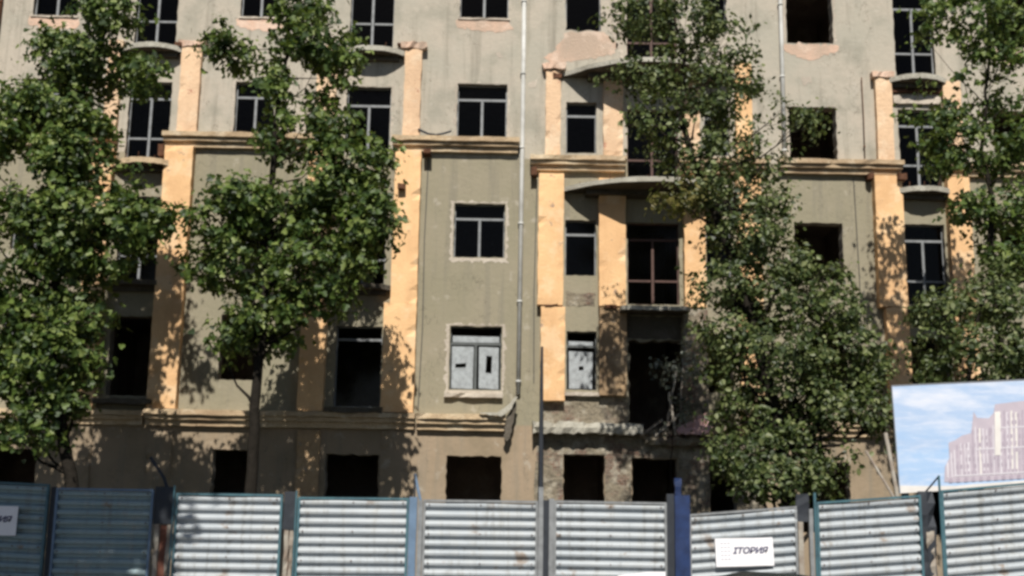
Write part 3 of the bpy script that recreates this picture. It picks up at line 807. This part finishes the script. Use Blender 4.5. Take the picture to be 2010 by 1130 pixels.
# street tree beyond the left edge of the picture: it shades the first fence sheets
def street_tree():
    rnd = random.Random(12)
    base = Vector((-8.9, 12.0, 0.1))
    root = empty('street_tree', base, 'tall pavement maple outside the left edge shading the leftmost fence sheets', 'tree')
    tb = MB(); tb.tube([base, base + Vector((.1, .1, 3)), base + Vector((0, .2, 7.5)), base + Vector((.1, 0, 12))], [.22, .18, .13, .04], 10)
    V = []; F = []; sh = leafshape('maple'); ns = len(sh)
    for _ in range(1500):
        q = Vector((rnd.gauss(0, 1), rnd.gauss(0, 1), rnd.gauss(0, 1))).normalized() * rnd.uniform(.35, 1)
        c = base + Vector((q.x * 3.5 + .6, q.y * 3.0, 10.2 + q.z * 2.6))
        if rnd.random() < .12: tb.tube([base + Vector((0, .1, 7 + 2 * rnd.random())), c], [.03, .008], 4)
        for _ in range(9):
            pos = c + Vector((rnd.gauss(0, .2), rnd.gauss(0, .2), rnd.gauss(0, .15)))
            t = Vector((rnd.gauss(0, 1), rnd.gauss(0, 1), rnd.gauss(0, .5))).normalized(); n = Vector((rnd.gauss(0, .5), rnd.gauss(0, .5), 1)).normalized()
            a = n.cross(t).normalized(); t = a.cross(n); n0 = len(V)
            for px, py in sh: V.append(tuple(pos + t * px * .19 + a * py * .19))
            F.append(tuple(range(n0, n0 + ns)))
    tb.build('trunk', M['bark'], root, True)
    cm = MB(); cm.v = V; cm.f = F; cm.m = [0] * len(F); cm.build('crown', LEAF['maple'], root)
street_tree()

# ------------------------------------------------------------------ fence
FEN = 19.5
FENCE = empty('corrugated_fence', (0, FEN, .142), 'grey corrugated metal hoarding with mismatched posts, closing off the building', 'fence')
def corrug(xa, za, xb, zb, name, label, teal=True, frame='tealpaint'):
    L = math.hypot(xb - xa, zb - za); ang = math.atan2(zb - za, xb - xa)
    ca, sa = math.cos(ang), math.sin(ang)
    Hh = 2.0; pitch = .149; mb = MB(); prof = []
    z = -.05; 
    # trapezoid ribs: flat crest, short slopes, narrow groove
    k = 0
    while True:
        z0 = -.045 - k * pitch
        if z0 < -Hh: break
        prof += [(z0, 0.0), (z0 - .030, -.014), (z0 - .064, -.008), (z0 - .080, .05), (z0 - .120, .058)]
        k += 1
    nx = 10; vs = []; fc = []
    dents = random.Random(hash(label) % 1000 if False else len(label) * 7)
    for (pz, py) in prof:
        for i in range(nx + 1):
            t = i / nx; lx = L * t
            wob = .019 * noise.noise(Vector((xa + lx, pz * 1.5, 3.1))) * 2
            vs.append((xa + lx * ca, FEN + py + wob, za + lx * sa + pz))
    for r in range(len(prof) - 1):
        for i in range(nx):
            a = r * (nx + 1) + i; fc.append((a, a + 1, a + nx + 2, a + nx + 1))
    mb.add(vs, fc)
    so = mb.build('panel', M['shadesheet' if xa < -5.2 else 'sheet'], FENCE); so['label'] = label
    fr = MB()
    def bar(l0, l1, p0, p1, y0, y1):
        c = []
        for lx, pz in ((l0, p0), (l1, p0), (l1, p1), (l0, p1)):
            for y in (y0, y1):
                c.append((xa + lx * ca, FEN + y, za + lx * sa + pz))
        fr.add(c, [(0,2,4,6),(7,5,3,1),(0,1,3,2),(2,3,5,4),(4,5,7,6),(6,7,1,0)])
    bar(0, L, -.035, 0, -.03, .04)
    bar(-.002, .035, -Hh, -.036, -.03, .04); bar(L - .035, L + .002, -Hh, -.036, -.03, .04)
    fr.build('frame', M[frame], so)
    sw = MB()
    for q in range(0, 12, 3):
        for lx in (.09, L * .5, L - .09):
            x = xa + lx * ca; z = za + lx * sa - .045 - q * pitch - .032
            sw.tube([(x, FEN - .012, z), (x, FEN - .035, z)], .011, 6)
    sw.build('fixing', M['rust'], so)
panels = [((-25, 944), (98, 950), 'darkest shaded corrugated sheet at far left carrying the cropped white sign', 'tealpaint'),
          ((112, 957), (303, 960), 'shaded corrugated sheet just right of the leftmost sheet, below the leaning trunk', 'bluegrey'),
          ((347, 967), (556, 970), 'corrugated sheet with teal frame, shaded at its lower left corner', 'tealpaint'),
          ((586, 975), (803, 977), 'sunlit corrugated sheet below the dark basement opening, between rusty and blue-grey posts', 'tealpaint'),
          ((832, 980), (1056, 983), 'sunlit grey corrugated sheet left of the twin pale post below the downpipe', 'frame'),
          ((1088, 982), (1308, 986), 'sunlit corrugated sheet directly left of the navy column', 'frame'),
          ((1352, 1009), (1563, 993), 'corrugated sheet directly right of the navy column, carrying the whole white sign', 'frame'),
          ((1602, 985), (1806, 971), 'corrugated sheet left of the billboard, tilted up to the right', 'tealpaint'),
          ((1846, 962), (2060, 943), 'rightmost corrugated sheet standing in front of the billboard', 'tealpaint')]
pobj = []
for a, b, lab, fr in panels:
    pa = P(*a, FEN); pb = P(*b, FEN)
    corrug(pa.x, pa.z, pb.x, pb.z, 'panel', lab, True, fr)

# posts: (pixel x0, x1, top y, style, label)
def post(u0, u1, vt, style, label):
    a = P(u0, vt, FEN); b = P(u1, vt, FEN); x0, x1 = a.x, b.x; zt = (a.z + b.z) / 2; cx = (x0 + x1) / 2
    Y = FEN; first = []
    def part(name, mat, fn):
        m = MB(); fn(m)
        if not first:
            o = m.build('post', M[mat], FENCE); o['label'] = label; first.append(o); return o
        return m.build(name, M[mat], first[0])
    if style == 'navy':
        part('column', 'bluepaint', lambda m: m.rough(x0 + .12, x1, Y - .10, Y + .16, .14, zt, 1, 6, .004))
        part('side_plate', 'darksteel', lambda m: m.box(x0 + .005, x0 + .12, Y - .02, Y + .12, .14, zt + .02))
        part('cap', 'bluepaint', lambda m: m.rough(x0 + .13, x1 - .12, Y - .05, Y + .05, zt + .002, zt + .26, 1, 4, .012))
    elif style in ('plank', 'plank2'):
        zs = zt - .58
        part('bracket', 'darksteel', lambda m: m.rough(x0 + .02, x1 - .03, Y - .01, Y + .05, zs, zt, 2, 3, .008))
        part('upright', 'wood', lambda m: (m.rough(x0 + .05, x0 + .12, Y - .0, Y + .06, .14, zs - .004, 1, 12, .006, 0, .1), m.rough(x1 - .11, x1 - .05, Y + .0, Y + .06, .14, zs - .004, 1, 12, .006, 0, .1)))
        part('brace', 'redwood', lambda m: m.rough(x0 + .125, x1 - .115, Y + .03, Y + .09, .14, zs - .004, 1, 10, .01, 0, .2))
        part('edge_tube', 'tealpaint', lambda m: m.tube([(x1 - .02, Y - .05, .14), (x1 - .02, Y - .05, zt + .02)], .016, 8))
    elif style == 'twin':
        part('upright', 'frame', lambda m: m.rough(x0 + .01, x0 + .085, Y - .03, Y + .05, .14, zt + .2, 1, 8, .003))
        part('upright', 'frame', lambda m: m.rough(x1 - .08, x1 - .005, Y - .03, Y + .05, .14, zt + .02, 1, 8, .003))
        part('web', 'darksteel', lambda m: m.box(x0 + .086, x1 - .081, Y + .02, Y + .05, .14, zt))
    elif style == 'blue':
        part('upright', 'bluegrey', lambda m: m.rough(x0 + .01, x0 + .13, Y - .03, Y + .05, .14, zt, 1, 8, .003))
        part('upright', 'frame', lambda m: m.rough(x1 - .085, x1 - .01, Y - .03, Y + .05, .14, zt - .05, 1, 8, .003))
        part('rod', 'darksteel', lambda m: m.tube([(x0 + .1, Y + .1, 1.2), (x0 + .07, Y + .1, zt + .36)], .014, 8))
    elif style == 'dark':
        part('upright', 'darksteel', lambda m: m.rough(x0 + .02, x1 - .02, Y + .01, Y + .08, .14, zt, 1, 8, .005))
    elif style == 'mottled':
        part('upright', 'darksteel', lambda m: m.rough(x0 + .0, x1 - .1, Y - .0, Y + .07, .14, zt + .03, 2, 12, .012, 0, .3))
        part('board', 'wood', lambda m: m.rough(x0 + .08, x1 - .13, Y - .03, Y - .004, .14, zt - .55, 1, 14, .02, 0, .3))
        part('edge_tube', 'tealpaint', lambda m: m.tube([(x1 - .02, Y - .05, .14), (x1 - .03, Y - .05, zt + .28)], .018, 8))
        part('brace', 'darksteel', lambda m: m.tube([(x1 - .04, Y - .04, zt + .25), (x0 + .1, Y + .1, zt - .02)], .014, 8))
    elif style == 'tealtop':
        part('bracket', 'darksteel', lambda m: m.rough(x0 + .0, x1 - .1, Y + .01, Y + .07, zt - .25, zt + .18, 1, 4, .01))
        part('upright', 'wood', lambda m: m.rough(x0 + .02, x0 + .1, Y - .0, Y + .05, .14, zt - .254, 1, 10, .004))
        part('upright', 'frame', lambda m: m.rough(x1 - .12, x1 - .06, Y - .03, Y + .05, .14, zt - .05, 1, 10, .004))
        part('edge_tube', 'tealpaint', lambda m: m.tube([(x1 - .03, Y - .04, .14), (x1 - .03, Y - .04, zt + .2)], .022, 8))
post(98, 112, 955, 'dark', 'dark steel post between the two leftmost shaded sheets')
post(303, 347, 955, 'plank', 'dark bracketed post over pale boards, between shaded sheet and teal-framed sheet')
post(556, 586, 965, 'plank2', 'dark bracketed post with rust-red strip below, right of the teal-framed sheet')
post(803, 832, 975, 'blue', 'blue-grey twin post with a thin rod standing up, left of the central sheet')
post(1056, 1088, 981, 'twin', 'pale twin post with dark gap directly below the dark leaning pole')
post(1308, 1352, 972, 'navy', 'thick navy blue steel column standing slightly higher than its neighbouring sheets')
post(1563, 1602, 992, 'tealtop', 'teal-topped pale post below the broad dark green tree')
post(1804, 1846, 968, 'mottled', 'mottled dark post with teal tube and diagonal brace at the billboard corner')

# diagonal struts behind the fence
def strut(pts, r, label, mat='rust'):
    m = MB(); m.tube([P(u, v, y) for u, v, y in pts], r, 8)
    o = m.build('strut', M[mat], FENCE); o['label'] = label
strut([(296, 898, 19.9), (322, 938, 19.75), (345, 1010, 19.7)], .028, 'dark diagonal strut rising above the bracketed post near the left', 'darksteel')
strut([(814, 930, 19.75), (826, 985, 19.7), (828, 1100, 19.7)], .024, 'thin navy strut rising beside the blue-grey twin post', 'bluegrey')
# leaning stakes left of the billboard
m = MB(); m.tube([P(1700, 885, 21.0), P(1748, 965, 20.6), P(1790, 1040, 20.3)], .022, 8); m.tube([P(1738, 850, 21.1), P(1760, 965, 20.8), P(1770, 1060, 20.6)], .035, 8)
tag(m.build('leaning_stake', M['wood']), 'pair of leaning wooden stakes propped beside the left edge of the billboard', 'stake')
# dark leaning pole
pl = MB(); a = P(1064, 680, 28.8); b = P(1062, 890, 28.8); base = Vector((b.x + .02, 28.8, 0))
pl.tube([base, b, a], [.055, .06, .03], 10)
tag(pl.build('metal_pole', M['darksteel']), 'thin dark metal pole standing against the first peach pilaster of the bay', 'pole')

# white signs
def textmesh(s, size):
    cu = bpy.data.curves.new('lettering', 'FONT'); cu.body = s; cu.size = size; cu.shear = .25; cu.offset = .0045; cu.extrude = .002; cu.space_character = .92
    o = bpy.data.objects.new('tmp', cu); C.objects.link(o)
    bpy.context.view_layer.update()
    me = bpy.data.meshes.new_from_object(o.evaluated_get(bpy.context.evaluated_depsgraph_get()))
    bpy.data.objects.remove(o); return me
def sign(cx, cz, w, h, tilt, label, y=FEN - .05):
    root = empty('sign', (cx, y, cz), label, 'sign', 'white name boards on the fence')
    root.rotation_euler = (0, -tilt, 0)
    def put(o):
        o.matrix_parent_inverse = Matrix.Identity(4); return o
    b = MB(); b.rough(-w/2, w/2, -.012, .004, -h/2, h/2, 6, 3, .003); put(b.build('board', M['paper'], root))
    me = textmesh('ІТОРИЯ', .17); me.materials.clear(); me.materials.append(M['ink'])
    xs = [v.co.x for v in me.vertices]; k = .56 / (max(xs) - min(xs)); x0 = min(xs)
    o = bpy.data.objects.new('lettering', me); C.objects.link(o); o.parent = root
    o.rotation_euler = (R(90), 0, 0); o.scale = (k, k * .85, 1); o.location = (w/2 - .075 - .56 - x0 * k, -.016, -.02)
    d = MB()
    for r in range(5):
        z = h * .3 - r * h * .14
        for q in range(3): d.box(-w/2 + .08 + q * .055, -w/2 + .12 + q * .055, -.014, -.0125, z, z + .018)
    put(d.build('small_print', M['inkpale'], root))
a = P(1403, 1066, FEN); b = P(1517, 1103, FEN)
sign((a.x + b.x) / 2, (a.z + b.z) / 2 + .01, b.x - a.x, .43, R(2.2), 'white board with navy slanted lettering, whole, on the sheet right of the navy column')
a = P(35, 1022, FEN); sign(a.x - .46, a.z, .94, .45, R(-.5), 'white board with navy lettering, cut off by the left edge, on the darkest shaded sheet')
# white notice low on the sheet left of the navy column
nb = MB(); a = P(1212, 1128, FEN); b = P(1308, 1121, FEN)
nb.prism([(a.x, a.z - .5), (b.x - .02, a.z - .5), (b.x - .02, b.z - .004), (b.x - .3, b.z - .01), (a.x + .3, a.z + .03), (a.x, a.z - .01)], FEN - .045, FEN - .036)
tag(nb.build('notice', M['paper']), 'blank white notice fixed low on the sheet left of the navy column', 'notice')

# ------------------------------------------------------------------ billboard
def billboard():
    Yb = 21.2
    tl = P(1750, 757, Yb); bl = P(1766, 968, Yb); tr = P(2080, 742, Yb); br = P(2080, 950, Yb)
    root = empty('billboard', (14.0 * Yb / 30 - 3, Yb, 0), 'large billboard picturing a pale pink palace-like building under a blue sky', 'billboard')
    root.location = ((tl.x + tr.x) / 2, Yb, 0)
    def q(s, t):  # s 0..1 right, t 0..1 up
        return (bl.lerp(br, s)).lerp(tl.lerp(tr, s), t)
    m, nt, b, out = nodes('printed_sky')
    c = mix(nt, noisefac(nt, 1.1, 5, .4, .6, (.6, 1, 2.2)), (.38, .50, .70, 1), (.66, .69, .78, 1))
    g = N(nt, 'ShaderNodeNewGeometry'); sp = N(nt, 'ShaderNodeSeparateXYZ'); nt.links.new(g.outputs['Position'], sp.inputs[0])
    r = N(nt, 'ShaderNodeMapRange'); r.inputs['From Min'].default_value = 3.6; r.inputs['From Max'].default_value = 3.2
    nt.links.new(sp.outputs['Z'], r.inputs['Value'])
    lo = N(nt, 'ShaderNodeMath', operation='MULTIPLY'); nt.links.new(r.outputs[0], lo.inputs[0]); nt.links.new(noisefac(nt, 1.7, 5, .38, .55, (.5, 1, 1.4)), lo.inputs[1])
    c = mix(nt, mul(nt, lo.outputs[0], .8), c, (.30, .48, .74, 1))
    c = mix(nt, mul(nt, noisefac(nt, 5, 5, .5, .7, (.4, 1, 2.5)), .4), c, (.74, .74, .82, 1))
    nt.links.new(c, b.inputs['Base Color']); b.inputs['Roughness'].default_value = .5
    bd = MB()
    pts = [q(0, 0), q(1, 0), q(1, 1), q(0, 1)]
    bd.add([tuple(p) for p in pts] + [(p.x, p.y + .04, p.z) for p in pts], [(0,1,2,3),(7,6,5,4),(0,4,5,1),(1,5,6,2),(2,6,7,3),(3,7,4,0)])
    bd.build('panel', m, root)
    pink = plain('printed_pink', (.50, .44, .50, 1), .5, 0, .6, 5, .3, (.40, .36, .42, 1))
    pale = plain('printed_pale', (.64, .61, .66, 1), .5, 0, .3, 5, .3, (.55, .5, .55, 1))
    mauve = plain('printed_mauve', (.42, .36, .43, 1), .5, 0, .3, 5, .3)
    white = plain('printed_cream', (.74, .71, .68, 1), .5, 0, .25, 3, .3)
    blue = plain('printed_blue', (.20, .40, .72, 1), .5, 0, .5, 3, .3, (.40, .55, .8, 1))
    pr = MB()
    def poly(st, mi, lift=.004):
        v = [q(s, t) for s, t in st]; pr.add([(p.x, p.y - lift, p.z) for p in v], [tuple(range(len(v)))], mi)
    # s is 0..1 over 330 px: picture part of frame is s<0.79
    poly([(0.005, 0), (.995, 0), (.995, .06), (.35, .04), (.2, .05), (.005, .07)], 3, .004)
    poly([(.28, .08), (.29, .22), (.32, .30), (.32, .44), (.36, .46), (.40, .50), (.46, .52), (.47, .62), (.48, .72), (.50, .66), (.57, .65), (.60, .70), (.61, .78), (.78, .80), (.99, .78), (.99, .07), (.35, .07)], 0, .006)
    rn = random.Random(5)
    def top_at(x):
        return .28 + (x - .29) * 2.2 if x < .36 else (.47 if x < .45 else (.60 if x < .60 else .74))
    x = .30
    while x < .97:
        w_ = rn.uniform(.006, .016); t = top_at(x) - rn.uniform(.01, .05)
        poly([(x, .12), (x + w_, .12), (x + w_, t), (x, t - .01)], rn.choice((1, 1, 3, 2)), .008 + rn.uniform(0, .001))
        x += w_ + rn.uniform(.006, .018)
    for row in range(9):
        z = .13 + row * .065; x = .31
        while x < .97:
            if z < top_at(x) - .07 and rn.random() < .8:
                w_ = rn.uniform(.006, .012); poly([(x, z), (x + w_, z), (x + w_, z + .035), (x, z + .035)], rn.choice((2, 2, 0)), .0105)
            x += rn.uniform(.018, .03)
    for z in (.125, .36, .55):
        poly([(.34 if z < .3 else .48 if z < .5 else .6, z), (.97, z), (.97, z + .012), (.34 if z < .3 else .48 if z < .5 else .6, z + .012)], 1, .0115)
    for k in range(14):
        x = .31 + k * .047
        poly([(x, .07), (x + .022, .07), (x + .022, .10), (x + .011, .12), (x, .10)], 2, .0125)
    poly([(.60, .30), (.635, .30), (.64, .71), (.605, .71)], 3, .013)
    pr.build('printed_picture', [pink, pale, mauve, white, blue], root)
    fr = MB()
    fr.tube([q(0, 0), q(0, 1)], .010, 8); fr.tube([q(0, 1), q(1, 1)], .010, 8)
    fr.build('frame', M['frame'], root)
    for s in (.06, .5, .94):
        lg = MB(); p = q(s, .97); lg.box(p.x - .05, p.x + .05, Yb + .045, Yb + .145, 0, p.z); lg.build('leg', M['darksteel'], root)
billboard()

# ------------------------------------------------------------------ parked car: only the crest of its roof reaches into view
def car():
    paint = plain('dark_blue_car_paint', (.03, .04, .06, 1), .25, .3, .1, 3, .5)
    gl = plain('car_glass', (.015, .018, .02, 1), .05, 0, 0, 3, .6)
    rub = plain('tyre_rubber', (.02, .02, .02, 1), .9)
    a = P(1472, 1121, 5.6); cx, cy = a.x, 5.6; zt = a.z
    root = empty('parked_car', (cx, cy, 0), 'dark blue car at the bottom edge, only its roof crest visible', 'car')
    k = zt / 1.45
    # car lies along X; profile of (x, z lower, z upper, half width low, half width up)
    st = [(-2.05, .35, .62, .70), (-1.9, .22, .78, .80), (-1.4, .2, .90, .85), (-.75, .2, .98, .87), (0, .2, 1.0, .88), (.9, .2, 1.0, .88), (1.6, .22, .98, .85), (1.98, .25, .9, .8), (2.08, .38, .75, .72)]
    m = MB(); vs = []; fc = []; nr = 10
    for x, z0, z1, w in st:
        for i in range(nr):
            t = 2 * math.pi * (i + .5) / nr
            cy_, sz = math.cos(t), math.sin(t)
            vs.append((cx + x, cy + w * math.copysign(abs(cy_) ** .45, cy_), (z0 + z1) / 2 * k + (z1 - z0) / 2 * k * math.copysign(abs(sz) ** .5, sz)))
    for s in range(len(st) - 1):
        for i in range(nr):
            j = (i + 1) % nr; fc.append((s*nr+i, s*nr+j, (s+1)*nr+j, (s+1)*nr+i))
    fc += [tuple(range(nr)), tuple((len(st)-1)*nr + i for i in range(nr - 1, -1, -1))]
    m.add(vs, fc); m.build('body', paint, root, True)
    rf = [(-.95, .97, .74), (-.55, 1.2, .68), (-.25, 1.34, .63), (0.0, 1.40, .61), (.22, 1.39, .6), (.5, 1.35, .6), (.95, 1.22, .62), (1.5, 1.0, .70)]
    g = MB(); r = MB()
    vs = []
    for x, z, w in rf:
        for s in (-1, -.7, -.3, 0, .3, .7, 1): vs.append((cx + x, cy + w * s, (z + (.05 * (1 - s * s))) * k))
    fc = [(i*7+j, i*7+j+1, (i+1)*7+j+1, (i+1)*7+j) for i in range(len(rf) - 1) for j in range(6)]
    r.add(vs, fc); ro = r.build('roof', paint, root, True)
    vs = []
    for x, z, w in rf: vs += [(cx + x, cy - w, z * k), (cx + x, cy - .82, .93 * k), (cx + x, cy + w, z * k), (cx + x, cy + .82, .93 * k)]
    g.add(vs, [(i*4, i*4+1, i*4+5, i*4+4) for i in range(len(rf)-1)] + [(i*4+2, i*4+6, i*4+7, i*4+3) for i in range(len(rf)-1)])
    g.build('side_window', gl, root)
    for x in (-1.3, 1.3):
        for y in (-.78, .78):
            w = MB(); w.tube([(cx + x, cy + y - .1, .31), (cx + x, cy + y + .1, .31)], .31, 20); wo = w.build('wheel', rub, root)
            h = MB(); h.tube([(cx + x, cy + y - .11, .31), (cx + x, cy + y + .11, .31)], .18, 14); h.build('rim', M['pipe'], root)
car()

# ------------------------------------------------------------------ light
AZ, EL = R(1), R(45)       # sun behind the camera, a little to its left
w = bpy.data.worlds.new('World'); sc.world = w; w.use_nodes = True
nt = w.node_tree; nt.nodes.clear()
sky = nt.nodes.new('ShaderNodeTexSky'); sky.sky_type = 'NISHITA'; sky.sun_disc = False
sky.sun_elevation = EL; sky.sun_rotation = math.pi + AZ
sky.air_density = .7; sky.dust_density = .4; sky.ozone_density = 1
bg = nt.nodes.new('ShaderNodeBackground'); bg.inputs[1].default_value = .05
ow = nt.nodes.new('ShaderNodeOutputWorld')
nt.links.new(sky.outputs[0], bg.inputs[0]); nt.links.new(bg.outputs[0], ow.inputs[0])
sl = bpy.data.lights.new('sun', 'SUN'); sl.energy = 5.0; sl.angle = R(.5); sl.color = (1, .95, .86)
so = bpy.data.objects.new('sun', sl); C.objects.link(so)
tosun = Vector((-math.sin(AZ) * math.cos(EL), -math.cos(AZ) * math.cos(EL), math.sin(EL)))
so.rotation_euler = tosun.to_track_quat('Z', 'Y').to_euler()
so.location = (-6, -10, 20)

sc.render.engine = 'CYCLES'
sc.cycles.max_bounces = 6
sc.cycles.transparent_max_bounces = 6
sc.cycles.filter_width = 3.0
vs = sc.view_settings
vs.view_transform = 'Standard'; vs.look = 'None'; vs.exposure = .18; vs.gamma = 1; vs.use_curve_mapping = False
